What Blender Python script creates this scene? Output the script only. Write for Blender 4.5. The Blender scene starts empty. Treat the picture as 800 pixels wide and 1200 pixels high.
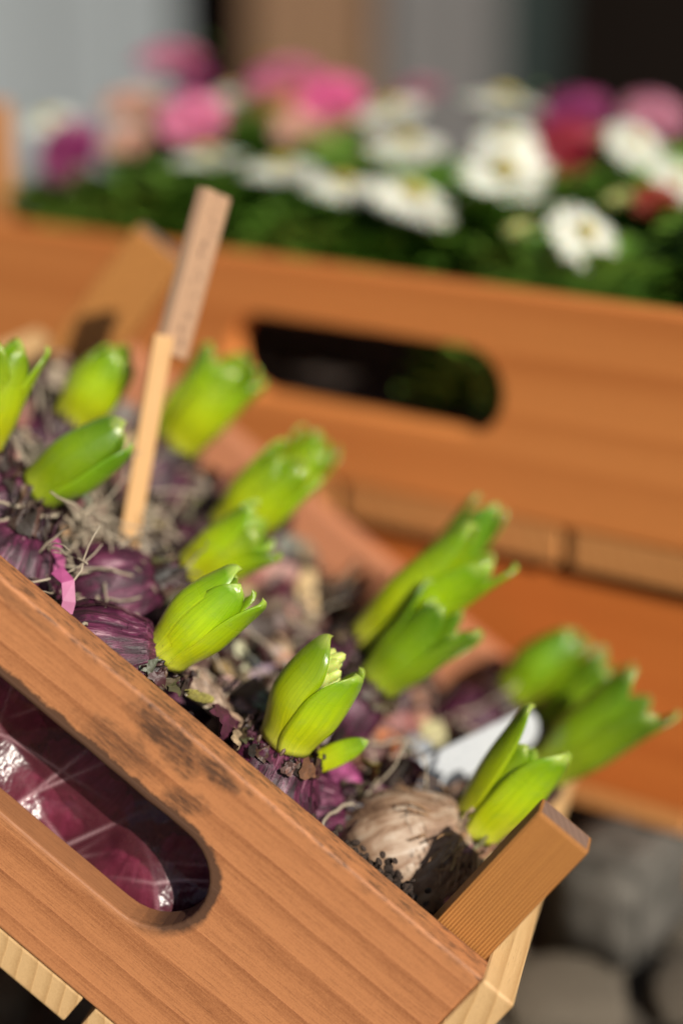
import bpy, bmesh, math, random
from mathutils import Vector, Matrix, noise, Quaternion

sc = bpy.context.scene
COL = sc.collection
R = math.radians
random.seed(7)

# ------------------------------------------------------------------ camera, sky, sun, exposure
CAM_H = 0.465
PITCH = 18.42
cam_d = bpy.data.cameras.new('camera')
cam = bpy.data.objects.new('camera', cam_d)
COL.objects.link(cam)
cam.location = (0, 0, CAM_H)
cam.rotation_euler = (R(90 - PITCH), 0, 0)
cam_d.sensor_fit = 'VERTICAL'
cam_d.sensor_height = 36.0
cam_d.lens = 66.0                      # 2200 px for a 1200 px tall frame
cam_d.clip_start = 0.02
cam_d.clip_end = 400
cam_d.dof.use_dof = True
cam_d.dof.focus_distance = 0.632
cam_d.dof.aperture_fstop = 2.05
cam_d.dof.aperture_blades = 0
sc.camera = cam

SUN = Vector((0.47, -0.73, 0.55)).normalized()       # towards the sun
elev = math.asin(SUN.z)
az = math.atan2(SUN.x, SUN.y)
w = bpy.data.worlds.new('World')
sc.world = w
w.use_nodes = True
wn = w.node_tree
bg = wn.nodes['Background']
sky = wn.nodes.new('ShaderNodeTexSky')
sky.sky_type = 'NISHITA'
sky.sun_disc = False
sky.sun_elevation = elev
sky.sun_rotation = az
wn.links.new(sky.outputs[0], bg.inputs[0])
bg.inputs[1].default_value = 0.05
sl = bpy.data.lights.new('sun', 'SUN')
sl.energy = 5.0
sl.angle = R(0.5)
sl.color = (1.0, 0.93, 0.82)
so = bpy.data.objects.new('sun', sl)
COL.objects.link(so)
so.rotation_euler = (-SUN).to_track_quat('-Z', 'Y').to_euler()
sc.view_settings.view_transform = 'Standard'
sc.view_settings.look = 'None'
sc.view_settings.exposure = 0.24
sc.view_settings.gamma = 1.0

# ------------------------------------------------------------------ node helpers
class NT:
    def __init__(self, name):
        self.m = bpy.data.materials.new(name)
        self.m.use_nodes = True
        self.t = self.m.node_tree
        self.p = self.t.nodes['Principled BSDF']
        self.out = self.t.nodes['Material Output']
    def n(self, typ, **kw):
        nd = self.t.nodes.new(typ)
        for k, v in kw.items():
            setattr(nd, k, v)
        return nd
    def l(self, a, b):
        self.t.links.new(a, b)
    def setin(self, nd, i, v):
        if hasattr(v, 'links') or hasattr(v, 'is_linked'):
            self.l(v, nd.inputs[i])
        else:
            nd.inputs[i].default_value = v
    def math(self, op, a, b=0.0, c=None, clamp=False):
        nd = self.n('ShaderNodeMath', operation=op)
        nd.use_clamp = clamp
        self.setin(nd, 0, a)
        self.setin(nd, 1, b)
        if c is not None:
            self.setin(nd, 2, c)
        return nd.outputs[0]
    def mix(self, f, a, b, blend='MIX'):
        nd = self.n('ShaderNodeMix', data_type='RGBA', blend_type=blend)
        self.setin(nd, 0, f)
        for i, v in ((6, a), (7, b)):
            if isinstance(v, (tuple, list)):
                v = tuple(v) + ((1,) if len(v) == 3 else ())
            self.setin(nd, i, v)
        return nd.outputs[2]
    def ramp(self, f, stops, interp='LINEAR'):
        nd = self.n('ShaderNodeValToRGB')
        cr = nd.color_ramp
        cr.interpolation = interp
        while len(cr.elements) < len(stops):
            cr.elements.new(0.5)
        for e, (p, c) in zip(cr.elements, stops):
            e.position = p
            if not isinstance(c, (tuple, list)):
                c = (c, c, c)
            e.color = tuple(c) + ((1,) if len(c) == 3 else ())
        self.l(f, nd.inputs[0])
        return nd.outputs[0]
    def coords(self, kind='Object'):
        return self.n('ShaderNodeTexCoord').outputs[kind]
    def mapping(self, v, scale=(1, 1, 1), loc=(0, 0, 0), rot=(0, 0, 0)):
        nd = self.n('ShaderNodeMapping')
        self.l(v, nd.inputs[0])
        nd.inputs[1].default_value = loc
        nd.inputs[2].default_value = rot
        nd.inputs[3].default_value = scale
        return nd.outputs[0]
    def noise(self, v, scale=5, detail=4, rough=0.5, dist=0.0, out=0):
        nd = self.n('ShaderNodeTexNoise')
        if v is not None:
            self.l(v, nd.inputs['Vector'])
        nd.inputs['Scale'].default_value = scale
        nd.inputs['Detail'].default_value = detail
        nd.inputs['Roughness'].default_value = rough
        nd.inputs['Distortion'].default_value = dist
        return nd.outputs[out]
    def bump(self, h, strength=0.3, dist=0.001, normal=None):
        nd = self.n('ShaderNodeBump')
        nd.inputs['Strength'].default_value = strength
        nd.inputs['Distance'].default_value = dist
        self.l(h, nd.inputs['Height'])
        if normal is not None:
            self.l(normal, nd.inputs['Normal'])
        self.l(nd.outputs[0], self.p.inputs['Normal'])
        return nd.outputs[0]
    def rnd(self):
        return self.n('ShaderNodeObjectInfo').outputs['Random']

def wood(name, light, dark, axis='x', ring=90.0, ringamt=0.55, rough=0.55, fine=0.4, bump=0.25,
         stain=None, scale=1.0, specular=0.35, vary=0.12, seed=0.0, straight=False):
    """planed softwood, grain along one local axis"""
    t = NT(name)
    oc = t.coords('Object')
    s = {'x': (0.045, 1, 1), 'y': (1, 0.045, 1), 'z': (1, 1, 0.045)}[axis]
    rv = t.rnd()
    off = t.n('ShaderNodeVectorMath', operation='SCALE')
    off.inputs[0].default_value = (0.37, 0.61, 0.83)
    t.l(t.math('MULTIPLY', rv, 3.0), off.inputs['Scale'])
    add = t.n('ShaderNodeVectorMath', operation='ADD')
    t.l(oc, add.inputs[0])
    t.l(off.outputs[0], add.inputs[1])
    v0 = add.outputs[0]
    if straight:
        s = {'x': (0.004, 1, 1), 'y': (1, 0.004, 1), 'z': (1, 1, 0.004)}[axis]
    v = t.mapping(v0, s, loc=(seed, seed * .7, seed * 1.3))
    warp = t.noise(v, 18 * scale, 2, 0.5)
    # growth rings: a sine of a slowly wandering coordinate
    sep = t.n('ShaderNodeSeparateXYZ')
    t.l(v, sep.inputs[0])
    cross = {'x': (2, 1), 'y': (0, 2), 'z': (0, 1)}[axis]
    c0 = t.math('ADD', sep.outputs[cross[0]], t.math('MULTIPLY', sep.outputs[cross[1]], 0.45))
    ph = t.math('ADD', t.math('MULTIPLY', c0, ring * 6.2832), t.math('MULTIPLY', warp, 7.0 if straight else 22.0))
    saw = t.math('FRACT', t.math('DIVIDE', ph, 6.2832))
    ringv = t.ramp(saw, [(0.0, 0.0), (0.5, 0.22), (0.80, 0.75), (0.90, 1.0), (0.96, 0.9), (1.0, 0.0)])
    fib = t.noise(t.mapping(v0, tuple(a * (1 if a == 1 else .8) for a in s)), 1500 * scale, 4, 0.7)
    fuzz = t.noise(v0, 2200 * scale, 2, 0.6)
    blot = t.noise(v, 14 * scale, 4, 0.6)
    f = t.math('ADD', t.math('MULTIPLY', ringv, ringamt),
               t.math('ADD', t.math('MULTIPLY', t.math('SUBTRACT', fib, 0.5), fine),
                      t.math('MULTIPLY', t.math('SUBTRACT', blot, 0.5), 0.9)), clamp=True)
    f = t.math('ADD', f, t.math('MULTIPLY', t.math('SUBTRACT', fuzz, 0.5), fine * 0.7), clamp=True)
    col = t.mix(f, light, dark)
    hv = t.n('ShaderNodeHueSaturation')
    t.l(t.math('ADD', 1 - vary, t.math('MULTIPLY', rv, 2 * vary)), hv.inputs['Value'])
    t.l(col, hv.inputs['Color'])
    col = hv.outputs[0]
    pores = t.noise(t.mapping(v0, s), 2600, 1, 0.5)
    col = t.mix(t.ramp(pores, [(0.66, 0.0), (0.74, 0.35)]), col, tuple(c * 0.35 for c in dark))
    if stain:
        col = stain(t, oc, col)
    t.l(col, t.p.inputs['Base Color'])
    t.l(t.ramp(fib, [(0.2, rough - .1), (0.8, rough + .12)]), t.p.inputs['Roughness'])
    t.p.inputs['Specular IOR Level'].default_value = specular
    hb = t.math('ADD', t.math('MULTIPLY', fib, 0.5), t.math('MULTIPLY', ringv, 0.6))
    t.bump(hb, bump, 0.0006)
    return t.m

SLOT = (-0.156, -0.0523, 0.0525, 0.0195)        # near crate: centre x, centre z, half straight, radius

def near_stain(t, oc, col):
    """soot-like grime on the front board (own outline) and scorched rim of the routed hand hole"""
    sep = t.n('ShaderNodeSeparateXYZ')
    t.l(oc, sep.inputs[0])
    x, z = sep.outputs[0], sep.outputs[2]
    nz = t.noise(oc, 160, 6, 0.65)
    nzf = t.noise(t.mapping(oc, (0.12, 1, 1)), 1100, 4, 0.75)
    wob = t.math('MULTIPLY', t.math('SUBTRACT', nz, 0.5), 0.02)
    def blob(cx, cz, rx, rz, ang):
        dx = t.math('SUBTRACT', x, cx)
        dz = t.math('SUBTRACT', z, cz)
        ca, sa = math.cos(ang), math.sin(ang)
        u = t.math('ADD', t.math('MULTIPLY', dx, ca / rx), t.math('MULTIPLY', dz, sa / rx))
        v = t.math('ADD', t.math('MULTIPLY', dx, -sa / rz), t.math('MULTIPLY', dz, ca / rz))
        d = t.math('SQRT', t.math('ADD', t.math('MULTIPLY', u, u), t.math('MULTIPLY', v, v)))
        d = t.math('ADD', d, t.math('MULTIPLY', t.math('SUBTRACT', nz, 0.5), 1.7))
        return t.ramp(d, [(0.0, 0.9), (0.5, 0.7), (1.0, 0.0)])
    b = t.math('MAXIMUM', blob(-0.129, -0.0100, 0.020, 0.0085, -0.12), blob(-0.109, -0.0085, 0.014, 0.0045, -0.05))
    b = t.math('MAXIMUM', b, t.math('MULTIPLY', blob(-0.111, -0.0245, 0.010, 0.0055, 0.5), 0.8))
    b = t.math('MAXIMUM', b, t.math('MULTIPLY', blob(-0.139, -0.024, 0.020, 0.0085, 0.1), 0.6))
    b = t.math('MAXIMUM', b, t.math('MULTIPLY', blob(-0.20, -0.008, 0.030, 0.0028, 0.0), 0.45))
    b = t.math('MULTIPLY', b, t.ramp(nzf, [(0.38, 0.25), (0.60, 1.0)]))
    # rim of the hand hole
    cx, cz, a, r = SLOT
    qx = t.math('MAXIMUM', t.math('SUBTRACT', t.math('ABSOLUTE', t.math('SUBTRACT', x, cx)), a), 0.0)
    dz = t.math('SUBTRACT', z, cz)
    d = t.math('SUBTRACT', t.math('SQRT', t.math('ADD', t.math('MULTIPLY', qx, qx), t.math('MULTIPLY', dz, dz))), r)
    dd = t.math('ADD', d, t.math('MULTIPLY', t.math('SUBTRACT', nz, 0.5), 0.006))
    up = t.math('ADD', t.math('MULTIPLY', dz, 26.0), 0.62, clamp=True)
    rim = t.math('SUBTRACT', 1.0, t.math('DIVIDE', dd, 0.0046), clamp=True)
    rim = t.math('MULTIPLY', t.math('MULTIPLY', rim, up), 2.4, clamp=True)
    # weathering specks near the top arris
    edge = t.ramp(t.math('MULTIPLY', t.math('ADD', t.math('ADD', z, .0042), t.math('MULTIPLY', t.math('SUBTRACT', nz, .5), .012)), -120.0), [(0.0, 0.65), (0.25, 0.2), (0.5, 0.0)])
    edge = t.math('MULTIPLY', edge, t.ramp(nzf, [(0.45, 0.0), (0.62, 1.0)]))
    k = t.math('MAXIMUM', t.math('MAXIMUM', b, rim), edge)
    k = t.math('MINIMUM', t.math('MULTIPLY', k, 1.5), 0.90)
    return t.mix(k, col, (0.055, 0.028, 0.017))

M = {}
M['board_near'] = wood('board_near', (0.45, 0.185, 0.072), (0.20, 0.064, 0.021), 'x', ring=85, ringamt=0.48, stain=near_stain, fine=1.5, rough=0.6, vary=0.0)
M['board_far'] = wood('board_far', (0.42, 0.17, 0.085), (0.33, 0.12, 0.055), 'x', ring=70, ringamt=0.3, vary=0.03)
M['post_near'] = wood('post_near', (0.46, 0.20, 0.052), (0.16, 0.050, 0.009), 'z', ring=880, ringamt=1.0, straight=True, fine=0.4, bump=0.6, vary=0.03)
M['post_end'] = wood('post_end', (0.20, 0.12, 0.085), (0.09, 0.05, 0.035), 'z', ring=300, ringamt=0.5, fine=0.9, rough=0.75)
M['slat_pale'] = wood('slat_pale', (0.56, 0.36, 0.17), (0.36, 0.20, 0.075), 'y', ring=150, ringamt=0.6, fine=0.9, bump=0.5, vary=0.06)
M['board_back'] = wood('board_back', (0.66, 0.235, 0.062), (0.38, 0.095, 0.016), 'x', ring=45, ringamt=0.38, rough=0.5, vary=0.02)
M['board_lower'] = wood('board_lower', (0.58, 0.165, 0.033), (0.40, 0.085, 0.014), 'x', ring=45, ringamt=0.38, rough=0.5, vary=0.02)
M['slat_back'] = wood('slat_back', (0.58, 0.26, 0.085), (0.42, 0.15, 0.04), 'y', ring=120, ringamt=0.5)
M['post_back'] = wood('post_back', (0.44, 0.20, 0.07), (0.30, 0.11, 0.03), 'z', ring=200, ringamt=0.5)
M['stick'] = wood('stick', (0.50, 0.29, 0.12), (0.36, 0.19, 0.07), 'z', ring=300, ringamt=0.4)

def plate_marks(t, oc, col):
    sep = t.n('ShaderNodeSeparateXYZ')
    t.l(oc, sep.inputs[0])
    n = t.noise(t.mapping(oc, (1, 1, 0.6)), 420, 2, 0.5)
    band = t.ramp(t.math('ABSOLUTE', t.math('MULTIPLY', sep.outputs[0], 160.0)), [(0.3, 1.0), (0.5, 0.0)])
    return t.mix(t.math('MULTIPLY', t.ramp(n, [(0.56, 0.0), (0.6, 0.7)]), band), col, (0.10, 0.06, 0.045))
M['plate'] = wood('plate', (0.44, 0.27, 0.165), (0.28, 0.16, 0.09), 'z', ring=160, ringamt=0.35, stain=plate_marks, rough=0.75)
M['grey_plank'] = wood('grey_plank', (0.205, 0.225, 0.235), (0.14, 0.152, 0.16), 'z', ring=14, ringamt=0.4, rough=0.85, scale=.3)
M['brown_plank'] = wood('brown_plank', (0.16, 0.09, 0.048), (0.09, 0.048, 0.026), 'z', ring=14, ringamt=0.4, rough=0.8, scale=.3)
M['shade_plank'] = wood('shade_plank', (0.006, 0.004, 0.003), (0.003, 0.002, 0.0015), 'z', ring=14, ringamt=0.4, rough=0.9, scale=.3, specular=0.05)  # near black: shade inside the doorway put into the plank colour
M['slate_plank'] = wood('slate_plank', (0.115, 0.110, 0.108), (0.075, 0.072, 0.072), 'z', ring=14, ringamt=0.4, rough=0.85, scale=.3)

def leaf_material(name, shaded):
    t = NT(name)
    uv = t.coords('UV')
    sep = t.n('ShaderNodeSeparateXYZ')
    t.l(uv, sep.inputs[0])
    u, v = sep.outputs[0], sep.outputs[1]
    oc = t.coords('Object')
    n1 = t.noise(oc, 120, 3, 0.5)
    vv = t.math('ADD', v, t.math('MULTIPLY', t.math('SUBTRACT', n1, 0.5), 0.25))
    col = t.ramp(vv, [(0.0, (0.58, 0.56, 0.07)), (0.2, (0.50, 0.54, 0.008)), (0.55, (0.34, 0.46, 0.005)), (0.9, (0.15, 0.28, 0.005)), (1.0, (0.34, 0.42, 0.09))])
    vein = t.noise(t.mapping(uv, (36, 0.7, 1)), 1.0, 3, 0.6)
    col = t.mix(t.ramp(vein, [(0.35, 0.0), (0.7, 0.42)]), col, (0.12, 0.24, 0.003))
    if shaded:
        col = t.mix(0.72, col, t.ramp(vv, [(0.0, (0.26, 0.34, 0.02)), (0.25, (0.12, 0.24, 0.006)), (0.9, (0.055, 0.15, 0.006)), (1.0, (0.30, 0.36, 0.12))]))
    speck = t.ramp(t.noise(oc, 1300, 2, 0.6), [(0.68, 0.0), (0.72, 0.75)])
    low = t.ramp(v, [(0.0, 1.0), (0.22, 0.75), (0.55, 0.12), (1.0, 0.05)])
    col = t.mix(t.math('MULTIPLY', speck, low), col, (0.05, 0.03, 0.015))
    dull = t.noise(oc, 240, 3, 0.6)
    col = t.mix(t.ramp(dull, [(0.5, 0.0), (0.75, 0.25)]), col, (0.22, 0.30, 0.05))
    hv = t.n('ShaderNodeHueSaturation')
    t.l(t.math('ADD', 0.86, t.math('MULTIPLY', t.rnd(), 0.28)), hv.inputs['Value'])
    t.l(t.math('ADD', 0.49, t.math('MULTIPLY', t.rnd(), 0.018)), hv.inputs['Hue'])
    t.l(col, hv.inputs['Color'])
    t.l(hv.outputs[0], t.p.inputs['Base Color'])
    t.l(t.ramp(v, [(0.0, 0.32), (0.85, 0.26), (0.96, 0.14)]), t.p.inputs['Roughness'])
    t.p.inputs['Specular IOR Level'].default_value = 0.5
    t.p.inputs['Subsurface Weight'].default_value = 0.65
    t.p.inputs['Subsurface Radius'].default_value = (0.8, 1.0, 0.12)
    t.p.inputs['Subsurface Scale'].default_value = 0.0035
    spk = t.noise(oc, 700, 2, 0.5)
    t.bump(t.math('ADD', t.math('MULTIPLY', vein, 0.9), t.math('MULTIPLY', spk, .25)), 0.34, 0.0006)
    return t.m
M['leaf'] = leaf_material('hyacinth_leaf', False)
M['leaf_shaded'] = leaf_material('hyacinth_leaf_shaded', True)  # copy of the leaf with shade painted into its colour

def bud_material():
    t = NT('flower_bud')
    n = t.noise(t.coords('Object'), 300, 2)
    t.l(t.ramp(n, [(0.3, (0.40, 0.50, 0.09)), (0.7, (0.58, 0.62, 0.20))]), t.p.inputs['Base Color'])
    t.p.inputs['Roughness'].default_value = 0.45
    t.p.inputs['Subsurface Weight'].default_value = 0.5
    t.p.inputs['Subsurface Scale'].default_value = 0.002
    return t.m
M['bud'] = bud_material()

def bulb_material(name, stops, rough=0.38, fl=9.0):
    t = NT(name)
    uv = t.coords('UV')
    rv = t.rnd()
    comb = t.n('ShaderNodeCombineXYZ')
    t.l(t.math('MULTIPLY', rv, 30.0), comb.inputs[2])
    add = t.n('ShaderNodeVectorMath', operation='ADD')
    t.l(t.mapping(uv, (fl * 4, 3.0, 1)), add.inputs[0])
    t.l(comb.outputs[0], add.inputs[1])
    st = t.noise(add.outputs[0], 1.0, 6, 0.7, 0.9)
    big = t.noise(t.coords('Object'), 60, 4, 0.6)
    f = t.math('ADD', t.math('MULTIPLY', st, 0.6), t.math('MULTIPLY', big, 0.4))
    col = t.ramp(f, stops)
    dirt = t.noise(t.coords('Object'), 230, 5, 0.7)
    col = t.mix(t.ramp(dirt, [(0.60, 0.0), (0.70, 0.8)]), col, (0.03, 0.018, 0.014))
    t.l(col, t.p.inputs['Base Color'])
    t.l(t.ramp(st, [(0.3, rough + .2), (0.7, rough)]), t.p.inputs['Roughness'])
    t.bump(t.math('ADD', st, t.math('MULTIPLY', dirt, .4)), 0.6, 0.0012)
    return t.m
M['bulb_purple'] = bulb_material('bulb_purple', [(0.36, (0.008, 0.003, 0.005)), (0.47, (0.040, 0.006, 0.019)), (0.55, (0.115, 0.018, 0.055)), (0.65, (0.42, 0.25, 0.29))])
M['bulb_plum'] = bulb_material('bulb_plum', [(0.34, (0.07, 0.009, 0.024)), (0.5, (0.17, 0.024, 0.070)), (0.66, (0.36, 0.09, 0.20))], 0.5)
M['bulb_white'] = bulb_material('bulb_white', [(0.36, (0.09, 0.045, 0.026)), (0.47, (0.25, 0.15, 0.09)), (0.56, (0.38, 0.28, 0.20)), (0.66, (0.52, 0.44, 0.37))], 0.5, 5.0)

def skin_material():
    t = NT('papery_skin')
    at = t.n('ShaderNodeAttribute')
    at.attribute_name = 'tint'
    n = t.noise(t.coords('Object'), 260, 4, 0.65)
    col = t.mix(t.ramp(n, [(0.35, 0.65), (0.65, 0.0)]), at.outputs[0], (0.03, 0.017, 0.014))
    t.l(col, t.p.inputs['Base Color'])
    t.p.inputs['Roughness'].default_value = 0.5
    t.bump(n, 0.6, 0.001)
    return t.m
M['skin'] = skin_material()

def soil_material():
    t = NT('soil')
    n = t.noise(t.coords('Object'), 180, 6, 0.7)
    t.l(t.ramp(n, [(0.3, (0.018, 0.011, 0.008)), (0.55, (0.055, 0.034, 0.024)), (0.75, (0.13, 0.085, 0.06))]), t.p.inputs['Base Color'])
    t.p.inputs['Roughness'].default_value = 0.95
    t.bump(n, 1.0, 0.004)
    return t.m
M['soil'] = soil_material()

def simple(name, a, b=None, scale=60, rough=0.5, bump=0.0, sss=0.0, spec=0.5):
    t = NT(name)
    n = t.noise(t.coords('Object'), scale, 4, 0.6)
    b = b or tuple(c * 0.8 for c in a)
    t.l(t.ramp(n, [(0.3, a), (0.7, b)]), t.p.inputs['Base Color'])
    t.p.inputs['Roughness'].default_value = rough
    t.p.inputs['Specular IOR Level'].default_value = spec
    if sss:
        t.p.inputs['Subsurface Weight'].default_value = sss
        t.p.inputs['Subsurface Scale'].default_value = 0.002
    if bump:
        t.bump(n, bump, 0.002)
    return t.m
M['root'] = simple('root', (0.42, 0.36, 0.27), (0.26, 0.20, 0.14), 200, 0.8)
M['straw'] = simple('straw', (0.34, 0.20, 0.10), (0.20, 0.10, 0.05), 200, 0.7)
M['pink_strip'] = simple('pink_strip', (0.40, 0.085, 0.22), (0.22, 0.035, 0.11), 90, 0.45)
M['foliage'] = simple('foliage', (0.055, 0.155, 0.015), (0.14, 0.25, 0.026), 40, 0.45, 0.2)
M['stem'] = simple('stem', (0.14, 0.24, 0.05), (0.10, 0.18, 0.04), 40, 0.5)
M['disc'] = simple('disc', (0.72, 0.52, 0.05), (0.60, 0.55, 0.12), 400, 0.7, 0.6)
PET = {'white': ((0.74, 0.73, 0.65), (0.68, 0.67, 0.57)), 'pink': ((0.60, 0.10, 0.24), (0.66, 0.24, 0.36)), 'hot': ((0.62, 0.05, 0.20), (0.70, 0.16, 0.34)),
       'magenta': ((0.20, 0.008, 0.085), (0.26, 0.018, 0.12)), 'red': ((0.30, 0.006, 0.018), (0.24, 0.004, 0.03)), 'redorange': ((0.34, 0.035, 0.008), (0.24, 0.008, 0.006)),
       'dull': ((0.50, 0.20, 0.27), (0.40, 0.12, 0.20)), 'peach': ((0.62, 0.36, 0.26), (0.52, 0.25, 0.18)), 'bud': ((0.60, 0.58, 0.22), (0.45, 0.48, 0.14))}
for k_, (a_, b_) in PET.items():
    M['petal_' + k_] = simple('petal_' + k_, a_, tuple(c * .85 for c in b_), 60, 0.6, 0.0, 0.2)

def film_material():
    t = NT('plastic_film')
    tr = t.n('ShaderNodeBsdfTransparent')
    tr.inputs[0].default_value = (0.92, 0.66, 0.72, 1)
    gl = t.n('ShaderNodeBsdfGlossy')
    gl.inputs['Roughness'].default_value = 0.30
    at = t.n('ShaderNodeAttribute')
    at.attribute_name = 'tint'
    df = t.n('ShaderNodeBsdfDiffuse')
    t.l(t.mix(at.outputs['Fac'], (0.20, 0.042, 0.065), (0.55, 0.33, 0.36)), df.inputs[0])
    lw = t.n('ShaderNodeLayerWeight')
    lw.inputs[0].default_value = 0.30
    n = t.noise(t.mapping(t.coords('Object'), (1, 1, 1.0)), 90, 3, 0.6)
    bp = t.n('ShaderNodeBump')
    bp.inputs['Strength'].default_value = 0.5
    bp.inputs['Distance'].default_value = 0.003
    t.l(n, bp.inputs['Height'])
    t.l(bp.outputs[0], gl.inputs['Normal'])
    t.l(bp.outputs[0], lw.inputs['Normal'])
    m1 = t.n('ShaderNodeMixShader')
    t.l(t.math('ADD', t.math('MULTIPLY', at.outputs['Fac'], 0.26), 0.30, clamp=True), m1.inputs[0])
    t.l(tr.outputs[0], m1.inputs[1])
    t.l(df.outputs[0], m1.inputs[2])
    m2 = t.n('ShaderNodeMixShader')
    t.l(t.math('ADD', t.math('MULTIPLY', lw.outputs[0], 0.24), 0.03, clamp=True), m2.inputs[0])
    t.l(m1.outputs[0], m2.inputs[1])
    t.l(gl.outputs[0], m2.inputs[2])
    t.l(m2.outputs[0], t.out.inputs['Surface'])
    return t.m
M['film'] = film_material()

def tag_material():
    t = NT('white_tag')
    oc = t.coords('Object')
    sep = t.n('ShaderNodeSeparateXYZ')
    t.l(oc, sep.inputs[0])
    rows = t.ramp(t.math('FRACT', t.math('MULTIPLY', sep.outputs[1], 210.0)), [(0.35, 0.0), (0.45, 1.0), (0.75, 1.0), (0.85, 0.0)])
    n = t.noise(t.mapping(oc, (1, 0.4, 1)), 900, 2, 0.6)
    k = t.math('MULTIPLY', rows, t.ramp(n, [(0.5, 0.0), (0.56, 0.4)]))
    t.l(t.mix(k, (0.44, 0.46, 0.48), (0.18, 0.21, 0.27)), t.p.inputs['Base Color'])
    t.p.inputs['Roughness'].default_value = 0.35
    return t.m
M['tag'] = tag_material()

def stone_material(name, a, b, c):
    t = NT(name)
    oc = t.coords('Object')
    n = t.noise(oc, 55, 7, 0.72)
    n2 = t.noise(oc, 260, 3, 0.6)
    col = t.ramp(n, [(0.36, a), (0.5, b), (0.64, c)])
    hv = t.n('ShaderNodeHueSaturation')
    t.l(t.math('ADD', 0.75, t.math('MULTIPLY', t.rnd(), 0.5)), hv.inputs['Value'])
    t.l(col, hv.inputs['Color'])
    t.l(hv.outputs[0], t.p.inputs['Base Color'])
    t.p.inputs['Roughness'].default_value = 0.85
    t.bump(t.math('ADD', n, t.math('MULTIPLY', n2, .4)), 0.6, 0.006)
    return t.m
M['cobble'] = stone_material('cobble', (0.050, 0.040, 0.028), (0.150, 0.122, 0.088), (0.27, 0.225, 0.170))
M['ground'] = stone_material('ground', (0.03, 0.025, 0.02), (0.075, 0.062, 0.047), (0.14, 0.118, 0.09))
M['block'] = stone_material('block', (0.045, 0.041, 0.034), (0.080, 0.073, 0.062), (0.125, 0.113, 0.097))
M['metal_dark'] = simple('metal_dark', (0.010, 0.018, 0.017), (0.014, 0.024, 0.022), 20, 0.6, spec=.2)

# ------------------------------------------------------------------ mesh helpers
def mk(name, verts, faces, mat, parent=None, smooth=True, uvs=None, tints=None):
    me = bpy.data.meshes.new(name)
    me.from_pydata(verts, [], faces)
    if smooth:
        me.polygons.foreach_set('use_smooth', [True] * len(me.polygons))
    if uvs:
        ul = me.uv_layers.new(name='UVMap')
        vi = [0] * len(me.loops)
        me.loops.foreach_get('vertex_index', vi)
        flat = []
        for i in vi:
            flat += uvs[i]
        ul.data.foreach_set('uv', flat)
    if tints:
        ca = me.color_attributes.new('tint', 'FLOAT_COLOR', 'POINT')
        flat = []
        for c in tints:
            flat += [c[0], c[1], c[2], 1.0]
        ca.data.foreach_set('color', flat)
    me.materials.append(mat)
    me.update()
    return link(name, me, parent)

def link(name, me, parent=None):
    o = bpy.data.objects.new(name, me)
    COL.objects.link(o)
    if parent is not None:
        o.parent = parent
    return o

def thing(name, label, cat, mat=None, group=None):
    o = bpy.data.objects.new(name, None)
    o.empty_display_size = 0.02
    COL.objects.link(o)
    tag(o, label, cat, group)
    if mat is not None:
        o.matrix_world = mat
    return o

def tag(o, label=None, cat=None, group=None, kind=None):
    if label: o['label'] = label
    if cat: o['category'] = cat
    if group: o['group'] = group
    if kind: o['kind'] = kind
    return o

def box(name, x0, x1, y0, y1, z0, z1, mat, parent=None, bev=0.0012, seg=2, end_mat=None, jitter=0.0):
    bm = bmesh.new()
    bmesh.ops.create_cube(bm, size=1.0)
    for v in bm.verts:
        v.co = Vector((x0 + (v.co.x + .5) * (x1 - x0), y0 + (v.co.y + .5) * (y1 - y0), z0 + (v.co.z + .5) * (z1 - z0)))
        if jitter:
            v.co += Vector((random.uniform(-1, 1), random.uniform(-1, 1), random.uniform(-1, 1))) * jitter
    if bev:
        bmesh.ops.bevel(bm, geom=bm.edges[:], offset=bev, segments=seg, affect='EDGES', profile=0.6)
    if end_mat is not None:
        for f in bm.faces:
            if f.normal.z > 0.9 and f.calc_center_median().z > z1 - 1e-4:
                f.material_index = 1
    me = bpy.data.meshes.new(name)
    bm.to_mesh(me)
    bm.free()
    me.materials.append(mat)
    if end_mat is not None:
        me.materials.append(end_mat)
    return link(name, me, parent)

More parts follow.
